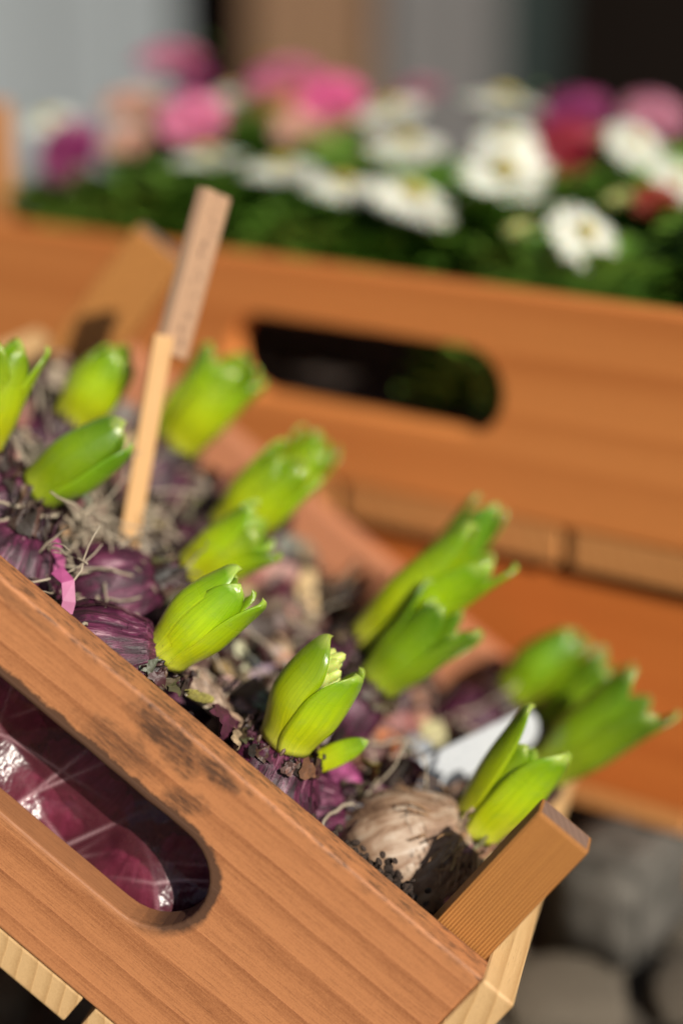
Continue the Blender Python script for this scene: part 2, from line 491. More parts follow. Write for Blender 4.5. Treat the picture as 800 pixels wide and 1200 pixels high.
def slotted_board(name, x0, x1, y0, y1, z0, z1, slot, mat, parent, bev=0.0014):
    """board with a stadium-shaped hand hole, drawn as a filled outline with a hole and thickened"""
    cx, cz, a, r = slot
    cu = bpy.data.curves.new(name, 'CURVE')
    cu.dimensions = '2D'
    cu.fill_mode = 'BOTH'
    def spline(pts):
        s = cu.splines.new('POLY')
        s.points.add(len(pts) - 1)
        for p, (u, v) in zip(s.points, pts):
            p.co = (u, v, 0, 1)
        s.use_cyclic_u = True
    e = bev
    n = 24
    outer = []
    for i in range(n): outer.append((x0 + e + (x1 - x0 - 2 * e) * i / n, z0 + e))
    for i in range(8): outer.append((x1 - e, z0 + e + (z1 - z0 - 2 * e) * i / 8))
    for i in range(n): outer.append((x1 - e - (x1 - x0 - 2 * e) * i / n, z1 - e))
    for i in range(8): outer.append((x0 + e, z1 - e - (z1 - z0 - 2 * e) * i / 8))
    spline(outer)
    pts = []
    rr = r + e
    for i in range(17):
        t = -math.pi / 2 + math.pi * i / 16
        pts.append((cx + a + rr * math.cos(t), cz + rr * math.sin(t)))
    for i in range(1, 12): pts.append((cx + a - 2 * a * i / 12, cz + rr + noise.noise((i * .7, 0, 0)) * .0004))
    for i in range(17):
        t = math.pi / 2 + math.pi * i / 16
        pts.append((cx - a + rr * math.cos(t), cz + rr * math.sin(t)))
    for i in range(1, 12): pts.append((cx - a + 2 * a * i / 12, cz - rr + noise.noise((i * .7, 5, 0)) * .0004))
    spline(pts)
    cu.extrude = (y1 - y0) / 2 - e
    cu.bevel_depth = e
    cu.bevel_resolution = 2
    tmp = bpy.data.objects.new('tmp', cu)
    COL.objects.link(tmp)
    dg = bpy.context.evaluated_depsgraph_get()
    me = bpy.data.meshes.new_from_object(tmp.evaluated_get(dg))
    bpy.data.objects.remove(tmp)
    ym = (y0 + y1) / 2
    for v in me.vertices:
        x, z, y = v.co
        v.co = (x, ym - y, z)
    bm = bmesh.new()
    bm.from_mesh(me)
    bmesh.ops.remove_doubles(bm, verts=bm.verts, dist=1e-6)
    bmesh.ops.recalc_face_normals(bm, faces=bm.faces)
    bm.to_mesh(me)
    bm.free()
    me.materials.clear()
    me.materials.append(mat)
    me.polygons.foreach_set('material_index', [0] * len(me.polygons))
    me.polygons.foreach_set('use_smooth', [False] * len(me.polygons))
    me.name = name
    return link(name, me, parent)

def tube(verts, faces, pts, r, n=6, taper=None):
    base = len(verts)
    for i, p in enumerate(pts):
        d = (pts[min(i + 1, len(pts) - 1)] - pts[max(i - 1, 0)]).normalized()
        a = d.orthogonal().normalized()
        b = d.cross(a)
        rr = r if taper is None else r * (1 + (taper - 1) * i / (len(pts) - 1))
        for k in range(n):
            t = 2 * math.pi * k / n
            verts.append(tuple(p + (a * math.cos(t) + b * math.sin(t)) * rr))
    for i in range(len(pts) - 1):
        for k in range(n):
            faces.append((base + i * n + k, base + i * n + (k + 1) % n, base + (i + 1) * n + (k + 1) % n, base + (i + 1) * n + k))

# ------------------------------------------------------------------ ground
def ground():
    n = 40
    verts, faces = [], []
    gx = [-60, -20, -6, -3] + [-1.5 + 3.0 * i / n for i in range(n + 1)] + [3, 6, 20, 60]
    gy = [-20, -6, -2] + [-.5 + 3.5 * i / n for i in range(n + 1)] + [6, 20, 80]
    for y in gy:
        for x in gx:
            verts.append((x, y, noise.noise((x * 9, y * 9, 0)) * .004 - .004))
    W = len(gx)
    for j in range(len(gy) - 1):
        for i in range(W - 1):
            faces.append((j * W + i, j * W + i + 1, (j + 1) * W + i + 1, (j + 1) * W + i))
    g = mk('ground', verts, faces, M['ground'])
    g['kind'] = 'structure'
    # cobbles
    meshes = []
    for k in range(6):
        bm = bmesh.new()
        bmesh.ops.create_cube(bm, size=1.0)
        bmesh.ops.subdivide_edges(bm, edges=bm.edges[:], cuts=3, use_grid_fill=True)
        for v in bm.verts:
            c = v.co
            sx = abs(c.x) * 2; sy = abs(c.y) * 2
            rnd = 1 - .16 * (sx * sy) ** 2
            h = c.z + .5
            dome = 1 - .35 * (sx ** 4 + sy ** 4) / 2
            nn = noise.noise((c.x * 2 + k * 9, c.y * 2, c.z * 2))
            v.co = Vector((c.x * rnd * (1 + .08 * nn) * (1 - .08 * h), c.y * rnd * (1 + .08 * nn) * (1 - .08 * h), h * dome + .12 * nn * h))
        me = bpy.data.meshes.new('stone')
        bm.to_mesh(me); bm.free()
        me.polygons.foreach_set('use_smooth', [True] * len(me.polygons))
        me.materials.append(M['cobble'])
        meshes.append(me)
    rs = random.Random(3)
    y = 0.42
    row = 0
    while y < 1.25:
        d = rs.uniform(.048, .064)
        x = -0.16 + rs.uniform(-.03, .03)
        while x < 0.50:
            wd = rs.uniform(.045, .080)
            o = link('stone', meshes[rs.randrange(6)], g)
            o.location = (x + wd / 2, y + d / 2, -.012)
            o.scale = (wd - .008, d - .008, rs.uniform(.020, .030))
            o.rotation_euler = (0, 0, rs.uniform(-.07, .07))
            x += wd
        y += d
        row += 1
ground()

# ------------------------------------------------------------------ near crate (tipped on its right-hand edge)
Rn = Matrix(((0.7686021792979897, 0.21803598533042387, 0.6014241424147952),
             (-0.21773482242374295, 0.9731571922719378, -0.07454278122997438),
             (-0.6015332385516879, -0.07365723474574584, 0.7954447653276299)))
NEAR = Matrix.Translation((0.04811322367721556, 0.5275736968300946, 0.13326911196768654)) @ Rn.to_4x4()
XL, DEP, BH = -0.283, 0.255, 0.107
BT = 0.013

def near_crate():
    c = thing('wooden_crate', 'tipped orange wooden crate of sprouting bulbs with grimy hand hole board in front', 'crate', NEAR)
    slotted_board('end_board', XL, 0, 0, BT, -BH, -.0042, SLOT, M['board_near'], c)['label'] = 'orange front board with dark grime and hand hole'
    s2 = (-0.1415, SLOT[1], SLOT[2], SLOT[3])
    box('end_board', XL, 0, DEP - BT, DEP, -BH, 0, M['board_far'], c)
    # corner posts behind the boards
    p = box('corner_post', -0.0215, -0.0006, BT + .0004, BT + .0125, -BH + .001, 0.0478, M['post_near'], c, .0011, 2, M['post_end'])
    box('corner_post', XL + .0006, XL + .0255, BT + .0004, BT + .0125, -BH + .001, 0.048, M['post_near'], c, .0011, 2, M['post_end'])
    box('corner_post', XL + .0006, XL + .0275, DEP - BT - .0125, DEP - BT - .0004, -BH + .001, 0.050, M['post_near'], c, .0011, 2, M['post_end'])
    box('corner_post', -0.0255, -0.0006, DEP - BT - .0125, DEP - BT - .0004, -BH + .001, -0.002, M['post_near'], c, .0011, 2, M['post_end'])
    for x0, x1 in ((0.0003, 0.0135), (XL - .0135, XL - .0003)):
        box('side_slat', x0, x1, 0.0009, DEP - .0009, -.052, -.0045 if x0 > -.1 else -.024, M['slat_pale'], c, .0016, 3)
        box('side_slat', x0, x1, 0.0009, DEP - .0009, -.1065, -.058, M['slat_pale'], c, .0016, 3)
    # floor slats, end grain flush with the front board
    xs = [(-.0883, .0130), (-.1640, -.0937), (-.2290, -.1690), (-.2960, -.2345)]
    for x0, x1 in xs:
        box('floor_slat', x0, x1, .0008, DEP - .0008, -BH - .0125, -BH - .0003, M['slat_pale'], c, .0008, 2)
    return c
near = near_crate()

# block that carries the raised end of the tipped crate (left of the picture)
def prop():
    o = box('wooden_block', -.065, .065, -.06, .06, 0, .152, M['slat_back'], None, .003, 2)
    o.matrix_world = Matrix.Translation((-.235, .70, 0.012)) @ Matrix.Rotation(R(-15), 4, 'Z')
    tag(o, 'pale wooden block propping up the raised end of the tipped crate', 'block')
prop()

# ------------------------------------------------------------------ back crates
YAW = R(-35.05)
BACK = Matrix.Translation((0.0136, 0.8454, 0.3025)) @ Matrix.Rotation(YAW, 4, 'Z')
def back_crate(mat, x0, x1, dep, h, slot, bm_, label, fh, post_up, post_dn, offs):
    c = thing('wooden_crate', label, 'crate', mat)
    slotted_board('end_board', x0, x1, 0, .013, -h, -.005, slot, M[bm_], c)
    slotted_board('end_board', x0, x1, dep - .013, dep, -h, 0, slot, M[bm_], c)
    for px in (x0 + .0006, x1 - .0276):
        for py in (.0134, dep - .0254):
            box('corner_post', px, px + .027, py, py + .012, -h - fh - post_dn + .001, post_up, M['post_back'], c, .0012)
    for sx in (x0 - .0133, x1 + .0003):
        box('side_slat', sx, sx + .013, .001, dep - .001, -h * .48, -.004, M['slat_back'], c)
        box('side_slat', sx, sx + .013, .001, dep - .001, -h + .001, -h * .54, M['slat_back'], c)
    e = x0
    for e1 in offs + [x1]:
        box('floor_slat', e + .0035, e1 - .0035, .0008, dep - .0008, -h - fh, -h - .0003, M['slat_back'], c, .001)
        e = e1
    return c
bslot = (-.0065, -.0520, .0565, .0200)
back_crate(BACK, -.2750, .2200, .30, .107, bslot, 'board_back', 'orange wooden crate holding the flowering daisies, behind the sprouting bulbs', .018, .055, -.001, [-.15, -.0185, .104])
LOW = BACK @ Matrix.Translation((0, 0.006, -.1265))
back_crate(LOW, -.2400, .1710, .29, .1055, (-.025, -.043, .053, .0165), 'board_lower', 'lower reddish orange wooden crate under the crate of daisies', 0.010, -.002, .036, [-.13, -.02, .09])

def stone_block():
    bm = bmesh.new()
    bmesh.ops.create_cube(bm, size=1.0)
    bmesh.ops.bevel(bm, geom=bm.edges[:], offset=.06, segments=2, affect='EDGES')
    bmesh.ops.subdivide_edges(bm, edges=bm.edges[:], cuts=2, use_grid_fill=True)
    for v in bm.verts:
        n = noise.noise(v.co * 2.3)
        v.co = Vector((v.co.x * .045 * (1 + .08 * n), v.co.y * .08, v.co.z * .048 + .02 + n * .003))
    me = bpy.data.meshes.new('stone_block')
    bm.to_mesh(me); bm.free()
    me.polygons.foreach_set('use_smooth', [True] * len(me.polygons))
    me.materials.append(M['block'])
    o = link('stone_block', me)
    o.matrix_world = Matrix.Translation((.133, .765, .014)) @ Matrix.Rotation(YAW, 4, 'Z')
    tag(o, 'grey stone block on the paving under the lower crate', 'stone')
stone_block()

# ------------------------------------------------------------------ shed far behind
def shed():
    Y = 3.1
    s = thing('wooden_shed', 'grey and brown plank shed wall with dark doorway behind the daisies', 'shed', Matrix.Translation((0, Y, 0)))
    def planks(xa, xb, wd, mat, y=0.0, z1=2.2, name='plank'):
        x = xa
        k = 0
        while x < xb - .01:
            e = min(x + wd, xb)
            box(name, x + .002, e - .002, y - .011 + (k % 2) * .004, y + .011 + (k % 2) * .004, 0.0, z1, M[mat], s, .002, 1)
            x = e
            k += 1
    planks(-3.0, -.262, .14, 'grey_plank')
    planks(-.15, .065, .11, 'brown_plank', .03)
    planks(.065, .255, .095, 'slate_plank')
    planks(.95, 3.0, .14, 'grey_plank')
    # recess planks
    planks(-.262, -.15, .112, 'shade_plank', .16)
    box('door_panel', .262, .94, .30, .33, 0, 2.0, M['shade_plank'], s, .003, 1)
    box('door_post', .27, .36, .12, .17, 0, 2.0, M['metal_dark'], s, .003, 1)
    box('door_threshold', .256, .948, -.02, .34, 0.002, .03, M['shade_plank'], s, .004, 1)
    box('door_jamb', .94, .949, .02, .33, 0.03, 2.0, M['shade_plank'], s, .001, 1)
    box('door_jamb', .256, .2615, .013, .33, 0.03, 2.0, M['shade_plank'], s, .001, 1)
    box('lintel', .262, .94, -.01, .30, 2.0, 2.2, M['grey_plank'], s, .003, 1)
    box('back_wall', -3.0, 3.0, .36, .38, 0, 2.2, M['shade_plank'], s, .003, 1)
    r = box('roof', -3.2, 3.2, -.35, 1.6, 2.21, 2.29, M['grey_plank'], s, .004, 1)
shed()

# ------------------------------------------------------------------ hyacinths in the near crate
def smooth01(t):
    t = max(0.0, min(1.0, t))
    return t * t * (3 - 2 * t)

def leaf(parent, az_deg, L, wmax, rb, rm, rt, lean=0.0, th=0.0023, seed=0, hood=0.0014, twist=0.0, mat='leaf'):
    """thick boat-shaped hyacinth leaf, axis +Z; az 0 faces the viewer (-Y), 90 faces +X"""
    a0 = R(az_deg)
    rad = Vector((math.sin(a0), -math.cos(a0), 0))
    tan = Vector((math.cos(a0), math.sin(a0), 0))
    NS, NT_ = 12, 24
    outer, inner, uvs = [], [], []
    for j in range(NT_ + 1):
        t = j / NT_
        t = 1 - (1 - t) ** 1.25                       # finer rows at the tip
        if t < .42:
            r = rb + (rm - rb) * smooth01(t / .42)
            hw = wmax * (.66 + .34 * math.sin(math.pi / 2 * t / .42))
        else:
            q = (t - .42) / .58
            r = rm + (rt - rm) * (q * q * (1.6 - .6 * q))
            hw = wmax * max(0.0, 1 - q ** 2.35) ** .63
        if t > .93:
            r -= hood * ((t - .93) / .07) ** 2
        hw = max(hw, .0004)
        rc = max(rb * 1.02, .0075) * (1.0 + .15 * math.sin(math.pi * t))
        if t > .85:
            rc *= 1 - .45 * (t - .85) / .15
        amax = min(1.35, hw / rc)
        for i in range(NS + 1):
            s = -1 + 2 * i / NS
            a = s * amax
            n = rad * math.cos(a) + tan * math.sin(a)
            cen = rad * (r - rc)
            wig = noise.noise((s * 1.3 + seed * 7, t * 3, seed)) * .0006 * t
            z = t * L - abs(s) ** 2 * hw * .10
            p = cen + n * (rc + wig) + Vector((0, 0, z)) + tan * (twist * t * t)
            p += rad * (lean * t * t)
            k = th * (1 - .72 * abs(s) ** 2.5) * (1 - .1 * t)
            outer.append(tuple(p))
            inner.append(tuple(p - n * k))
            uvs.append((i / NS, t))
    N = NS + 1
    nv = len(outer)
    faces = []
    for j in range(NT_):
        for i in range(NS):
            a = j * N + i
            faces.append((a, a + 1, a + 1 + N, a + N))
            faces.append((nv + a, nv + a + N, nv + a + 1 + N, nv + a + 1))
        for i in (0, NS):
            a = j * N + i
            f = (a, a + N, nv + a + N, nv + a)
            faces.append(f if i == 0 else f[::-1])
    for i in range(NS):
        a = NT_ * N + i
        faces.append((a, a + 1, nv + a + 1, nv + a))
        faces.append((i + 1, i, nv + i, nv + i + 1))
    return mk('leaf', outer + inner, faces, M[mat], parent, True, uvs + uvs)

def ellip(verts, faces, c, d, r, l, n=7, m=5):
    q = Vector((0, 0, 1)).rotation_difference(d.normalized())
    base = len(verts)
    for j in range(m + 1):
        ph = math.pi * j / m
        for i in range(n):
            t = 2 * math.pi * i / n
            v = Vector((math.sin(ph) * math.cos(t) * r, math.sin(ph) * math.sin(t) * r, -math.cos(ph) * l))
            verts.append(tuple(c + q @ v))
    for j in range(m):
        for i in range(n):
            faces.append((base + j * n + i, base + j * n + (i + 1) % n, base + (j + 1) * n + (i + 1) % n, base + (j + 1) * n + i))

def bud(parent, z, r, rs):
    v, f = [], []
    for k in range(22):
        h = k / 22
        a = k * 2.4
        rr = r * (1 - h * .75)
        c = Vector((math.cos(a) * rr, math.sin(a) * rr, z + h * r * 2.6))
        ellip(v, f, c, Vector((math.cos(a) * .7, math.sin(a) * .7, 1)), r * .42, r * .85)
    mk('flower_bud', v, f, M['bud'], parent)

def ragged(parent, r0, n, hmin, hmax, tints, rs, flare=0.6, name='neck_skin'):
    """torn papery collar around the neck"""
    v, f, tn = [], [], []
    for k in range(n * 2):
        a = 2 * math.pi * k / (n * 2) + rs.uniform(-.25, .25)
        wdt = rs.uniform(.18, .62)
        h = rs.uniform(hmin, hmax) * (1.0 if rs.random() < .75 else 1.5)
        fl = rs.uniform(-.15, flare)
        tint = [c * rs.uniform(.6, 1.2) for c in rs.choice(tints)]
        base = len(v)
        J = 6
        tw = rs.uniform(-.25, .25)
        for j in range(J):
            q = j / (J - 1)
            ww = wdt * (1 - .8 * q ** 1.3) * .5
            for i in range(4):
                s = -1 + 2 * i / 3
                aa = a + s * ww + rs.uniform(-.05, .05) + tw * q
                rr = r0 + .0012 + fl * h * q * q - .0035 * (1 - q) * (1 - q) * -.6 + rs.uniform(-.0007, .0007) + .0012 * (k % 2)
                v.append((math.cos(aa) * rr, math.sin(aa) * rr, -.0040 + (h + .002) * q + rs.uniform(-.0009, .0009)))
                tn.append(tint)
        for j in range(J - 1):
            for i in range(3):
                b = base + j * 4 + i
                f.append((b, b + 1, b + 5, b + 4))
    for k in range(60):
        a = rs.uniform(0, 6.283)
        b0 = len(v)
        ellip(v, f, Vector((math.cos(a) * (r0 + rs.uniform(.0, .003)), math.sin(a) * (r0 + rs.uniform(0, .003)), rs.uniform(-.004, .0015))), Vector((rs.uniform(-1, 1), rs.uniform(-1, 1), 1)), rs.uniform(.0004, .0010), rs.uniform(.0006, .0019), 5, 3)
        tn += [rs.choice(tints)] * (len(v) - b0)
    return mk(name, v, f, M['skin'], parent, True, None, tn)

def bulb_body(parent, r, h, neck, mat, seed, name='bulb', q=None, off=None):
    prof = [(neck * .55, -.0005), (neck * .98, -.003), (neck * 1.2, -.10 * h), (r * .68, -.19 * h), (r * .90, -.36 * h), (r, -.56 * h), (r * .93, -.75 * h), (r * .62, -.92 * h), (r * .12, -h)]
    pts = []
    for k in range(len(prof) - 1):
        for s in range(4):
            t = s / 4
            pts.append((prof[k][0] * (1 - t) + prof[k + 1][0] * t, prof[k][1] * (1 - t) + prof[k + 1][1] * t))
    pts.append(prof[-1])
    for _ in range(2):
        pts = [pts[0]] + [((pts[i - 1][0] + 2 * pts[i][0] + pts[i + 1][0]) / 4, (pts[i - 1][1] + 2 * pts[i][1] + pts[i + 1][1]) / 4) for i in range(1, len(pts) - 1)] + [pts[-1]]
    n = 72
    v, f, uv = [], [], []
    for j, (rr, z) in enumerate(pts):
        for i in range(n + 1):
            a = 2 * math.pi * i / n
            ca, sa = math.cos(a), math.sin(a)
            w1 = noise.noise((ca * 5 + seed, sa * 5, z * 30))
            w2 = noise.noise((ca * 14 + seed, sa * 14, z * 45 + 3))
            ridge = abs(noise.noise((ca * 6 + seed * 3 + w1, sa * 6 + z * 50, z * 40 + w1)))
            k = 1 + .05 * w1 + .022 * w2 - .045 * (1 - min(1, ridge * 3)) * (1 if j > 3 else .3)
            v.append((ca * rr * k, sa * rr * k, z + .0012 * w2))
            uv.append((i / n, j / len(pts)))
    for j in range(len(pts) - 1):
        for i in range(n):
            a = j * (n + 1) + i
            f.append((a, a + n + 1, a + n + 2, a + 1))
    o = mk(name, v, f, mat, parent, True, uv)
    rr_ = random.Random(int(seed * 1000))
    for layer in range(2):
        v2 = []
        sd = rr_.uniform(0, 90)
        for (x, y, z) in v:
            k = 1.018 + .016 * layer + .03 * abs(noise.noise((x * 120 + sd, y * 120, z * 90)))
            v2.append((x * k, y * k, z))
        f2 = []
        for fc in f:
            c = v[fc[0]]
            m_ = noise.noise((c[0] * 75 + sd, c[1] * 75, c[2] * 48)) + .35 * noise.noise((c[0] * 260 + sd, c[1] * 260, c[2] * 200))
            if m_ > .02 + .10 * layer and c[2] < -.004:
                f2.append(fc)
        if not f2:
            continue
        used = sorted({i for fc in f2 for i in fc})
        mp = {i: k for k, i in enumerate(used)}
        lk = mk('loose_skin', [v2[i] for i in used], [tuple(mp[i] for i in fc) for fc in f2], mat, o, True, [(uv[i][0] + .37 * (layer + 1), uv[i][1] + .21) for i in used])
    if q is not None:
        o.rotation_mode = 'QUATERNION'
        o.rotation_quaternion = q
    if off is not None:
        o.location = off
    return o

DARK = [(0.035, 0.02, 0.018), (0.02, 0.01, 0.012), (0.07, 0.035, 0.03), (0.05, 0.012, 0.022), (0.14, 0.085, 0.055)]
TAN = [(0.34, 0.21, 0.12), (0.25, 0.14, 0.07), (0.42, 0.29, 0.18), (0.18, 0.09, 0.05)]

def frame(d):
    z = Vector(d).normalized()
    y = Vector((0, 1, 0)) - z * z.y
    y.normalize()
    x = y.cross(z)
    return Matrix((x, y, z)).transposed()

def hyacinth(key, base, d, L, leaves, label, br=.022, bh=.046, neck=.0105, bmat='bulb_purple', collar=DARK, budr=0.0, budz=.4, bulb_axis=None, hmax=.0045, lmat='leaf'):
    rs = random.Random(hash_key(key))
    F = frame(d)
    m = NEAR @ Matrix.Translation(base) @ F.to_4x4()
    h = thing('hyacinth', label, 'hyacinth bulb', m, 'sprouting hyacinth bulbs in the tipped crate')
    q = None
    if bulb_axis is not None:
        z2 = (F.transposed() @ Vector(bulb_axis)).normalized()
        q = Vector((0, 0, 1)).rotation_difference(z2)
    if br:
        bulb_body(h, br, bh, neck, M[bmat], rs.uniform(0, 50), q=q)
        ragged(h, neck * 1.0, 15, .0012, hmax, collar, rs, .22)
    for i, lf in enumerate(leaves):
        leaf(h, *lf, seed=rs.uniform(0, 40), mat=lmat)
    if budr:
        bud(h, L * budz, budr, rs)
    return h

def hash_key(s):
    k = 0
    for c in s:
        k = k * 31 + ord(c)
    return k

def std_leaves(L, rs, n=5, w=.0095, rb=.0075, open_=1.0, az0=0.0):
    """an outer whorl of broad leaves and an inner whorl of narrower, more upright ones"""
    out = []
    no = n
    for k in range(no):
        az_ = az0 + 360 * k / no + rs.uniform(-14, 14)
        out.append((az_, L * rs.uniform(.88, 1.06), w * rs.uniform(.78, 1.02), rb, rb * rs.uniform(1.22, 1.42), rb * rs.uniform(.75, 1.2) * open_, rs.uniform(.0, .0030) * open_))
    for k in range(3):
        az_ = az0 + 60 + 120 * k + rs.uniform(-20, 20)
        out.append((az_, L * rs.uniform(.82, .98), w * rs.uniform(.55, .75), rb * .7, rb * rs.uniform(.82, .95), rb * rs.uniform(.45, .9) * open_, rs.uniform(.0, .002) * open_))
    return out

# leaf = (azimuth, length, half width, base radius, mid radius, tip radius, lean)
hyacinth('g', (-0.1476, 0.0415, -0.0080), (0.090, 0.105, 0.990), .038,
         [(-70, .0420, .0130, .0085, .0115, .0040, .0010), (14, .0390, .0105, .0082, .0112, .0055, .0020), (72, .0405, .0102, .0084, .0118, .0088, .0048),
          (140, .0345, .0085, .0075, .0098, .0060, .0020), (205, .0375, .0090, .0075, .0098, .0050, .0010), (40, .0365, .0066, .0055, .0072, .0058, .0020), (110, .0385, .0070, .0060, .0078, .0062, .0030), (-20, .0360, .0060, .0050, .0064, .0040, .0010)],
         'green hyacinth shoot in sharp focus beside the dark grime on the front board', br=.0205, bh=.044, bulb_axis=(.72, .22, .66))
hyacinth('h', (-0.0965, 0.0475, -0.0070), (-0.20, 0.100, 0.974), .040,
         [(-62, .0425, .0165, .0095, .0132, .0058, -.0002), (58, .0365, .0150, .0098, .0134, .0105, .0055), (122, .0350, .0080, .0085, .0112, .0115, .0040), (-150, .0330, .0080, .0080, .0105, .006, .001)],
         'plump green hyacinth shoot opening on a pale bud, nearest the front board', br=.0235, neck=.0125, budr=.0058, budz=.50)
hyacinth('k', (-0.0230, 0.0790, 0.0000), (-0.06, 0.098, 0.991), .041,
         [(-62, .0520, .0080, .0100, .0120, .0110, .0035), (40, .0455, .0145, .0100, .0135, .0100, .0045), (-30, .0390, .0090, .0080, .0100, .0080, .002),
          (110, .0430, .0095, .0085, .0110, .0095, .0040), (175, .0360, .0080, .0080, .010, .007, .001)],
         'hyacinth with slender upright leaf on a whitish papery bulb beside the corner post', br=.0235, bh=.052, neck=.0115, bmat='bulb_white', collar=TAN, bulb_axis=(.52, .28, .80), hmax=.008)
rs = random.Random(11)
hyacinth('a', (-0.2500, 0.0775, -0.0080), (-0.35, 0.103, 0.93), .039, std_leaves(.041, rs, 6, .0095, .0085, 1.2), 'hyacinth shoot cut off by the left edge of the photo', br=.022)
hyacinth('b', (-0.2397, 0.1446, -0.0040), (-0.02, 0.122, 0.992), .034, std_leaves(.036, rs, 5, .0115, .0085, .8, -20), 'blurred hyacinth shoot in front of the far left crate post', br=.020)
hyacinth('c', (-0.2232, 0.0797, -0.0080), (0.26, 0.094, 0.96), .0425,
         [(-35, .0430, .0135, .0085, .0115, .0035, .001), (75, .0400, .0100, .0085, .0115, .0060, .003), (165, .038, .010, .008, .010, .005, .002), (-120, .038, .010, .008, .010, .005, .0)],
         'shade-painted pointed hyacinth shoot left of the wooden plant label', br=.021, lmat='leaf_shaded')
hyacinth('d', (-0.2065, 0.1876, 0.0000), (-0.05, 0.103, 0.989), .039, std_leaves(.044, rs, 6, .0130, .0105, 1.25, 10), 'blurred hyacinth shoot behind the wooden plant label', br=.020)
hyacinth('e', (-0.1644, 0.1566, -0.0040), (0.101, 0.100, 0.990), .040, std_leaves(.042, rs, 5, .0120, .0095, 1.0, 20), 'wide blurred hyacinth shoot second behind the sharp left shoot', br=.020)
hyacinth('e2', (-0.1605, 0.1939, 0.0040), (0.03, 0.125, 0.992), .034, std_leaves(.037, rs, 5, .0085, .0075, 1.1, 40), 'small blurred hyacinth shoot at far board, third behind the sharp left shoot', br=.018)
hyacinth('f', (-0.1623, 0.1121, -0.0080), (0.30, 0.123, 0.93), .0325, std_leaves(.036, rs, 6, .0095, .0085, 1.2, 0), 'hyacinth shoot with splayed tips directly behind the sharp left shoot', br=.020)
hyacinth('i', (-0.0935, 0.1400, 0.0040), (0.15, 0.061, 0.978), .064,
         [(-60, .066, .0120, .0090, .0135, .0110, .001), (25, .063, .0115, .0090, .0135, .0130, .004), (85, .067, .0115, .0090, .0135, .0140, .003),
          (150, .060, .0110, .0090, .0125, .0120, .004), (215, .064, .0105, .0090, .0120, .0100, .002), (60, .056, .0080, .0070, .0090, .0080, .003)],
         'tall blurred hyacinth shoot at the middle of the crate', br=.016, bh=.036, neck=.009)
hyacinth('i2', (-0.0853, 0.1759, 0.0060), (-0.06, 0.064, 0.991), .062, std_leaves(.064, rs, 4, .0085, .0075, .9, 15), 'tall shade-painted hyacinth shoot behind the tall middle shoot', br=.018, lmat='leaf_shaded')
hyacinth('j', (-0.0815, 0.1200, 0.0030), (0.10, 0.091, 0.99), .044, std_leaves(.046, rs, 5, .0105, .0088, 1.5, -25), 'hyacinth shoot right behind the shoot with pale bud', br=.015, bh=.034, neck=.009, lmat='leaf_shaded')
hyacinth('l', (-0.0297, 0.2064, 0.0040), (0.101, 0.099, 0.990), .040, std_leaves(.041, rs, 4, .0125, .0088, .6, -30), 'single broad blurred hyacinth shoot behind the white plant tag', br=.018, lmat='leaf_shaded')
hyacinth('m', (-0.0102, 0.2025, 0.0040), (0.117, 0.096, 0.988), .042, std_leaves(.042, rs, 5, .0085, .0078, 1.2, 0), 'slim blurred hyacinth shoot between the white tag and far right corner', br=.014, bh=.034, neck=.008, lmat='leaf_shaded')
hyacinth('n', (-0.0061, 0.1532, 0.0060), (0.165, 0.079, 0.983), .051,
         [(-50, .056, .0115, .0090, .0130, .0120, .003), (30, .052, .0120, .0090, .0130, .0125, .004), (90, .057, .0115, .0090, .0130, .0140, .003),
          (155, .050, .0105, .0090, .0125, .0120, .004), (225, .054, .0105, .0090, .0120, .0100, .002)],
         'long blurred hyacinth shoot with splayed tips above the corner post', br=.0165, bh=.036, neck=.0085, lmat='leaf_shaded')
# one narrow leaf of a young bulblet
yl = thing('young_shoot', 'single narrow green leaf sprouting right of the pale bud', 'shoot', NEAR @ Matrix.Translation((-0.0835, 0.0599, -0.0140)) @ frame((.45, .2, .87)).to_4x4())
leaf(yl, -20, .0235, .0045, .003, .0038, .002, .003, th=.0014, seed=3)

# bulbs with no shoot in view
def loose_bulb(key, base, d, r, h, label, mat='bulb_purple', neck=.006, collar=DARK):
    rs = random.Random(hash_key(key))
    t = thing('bulb', label, 'bulb', NEAR @ Matrix.Translation(base) @ frame(d).to_4x4(), 'purple bulbs without shoots in the tipped crate')
    bulb_body(t, r, h, neck, M[mat], rs.uniform(0, 60))
    ragged(t, neck * 1.05, 11, .003, .010, collar, rs, .4)
    return t
loose_bulb('p1', (-0.1660, 0.0900, -0.006), (.55, .35, .75), .0215, .044, 'shrivelled purple bulb left of the sharp left hyacinth shoot', neck=.007)
loose_bulb('p2', (-0.2150, 0.0600, -0.008), (-.2, .1, .95), .0205, .042, 'purple bulb at the left edge of the photo behind the front board')
loose_bulb('p3', (-0.1210, 0.0700, -0.022), (.5, .3, .8), .017, .036, 'small brownish bulb half buried between the two sharp shoots')
loose_bulb('p4', (-0.0530, 0.0960, -0.010), (-.1, .1, .95), .0095, .022, 'little purple bulblet beside the white plant tag', neck=.004)
loose_bulb('p5', (-0.0610, 0.0720, -0.022), (.7, .4, .5), .016, .034, 'dark purple bulb behind the whitish bulb')
for k, (x, z, r_) in enumerate([(-.094, -.052, .0270), (-.137, -.054, .0285), (-.183, -.050, .0280), (-.226, -.054, .027)]):
    loose_bulb('lo%d' % k, (x, .0510, z + .024), (random.uniform(-.5, .5), random.uniform(-.2, .2), 1), r_, .052,
               ['plum bulb behind the film at the right end of the front hand hole', 'plum bulb behind the film, second from the right in the front hand hole',
                'plum bulb behind the film, third from the right in the front hand hole', 'plum bulb behind the film at the left end of the front hand hole'][k], 'bulb_plum')

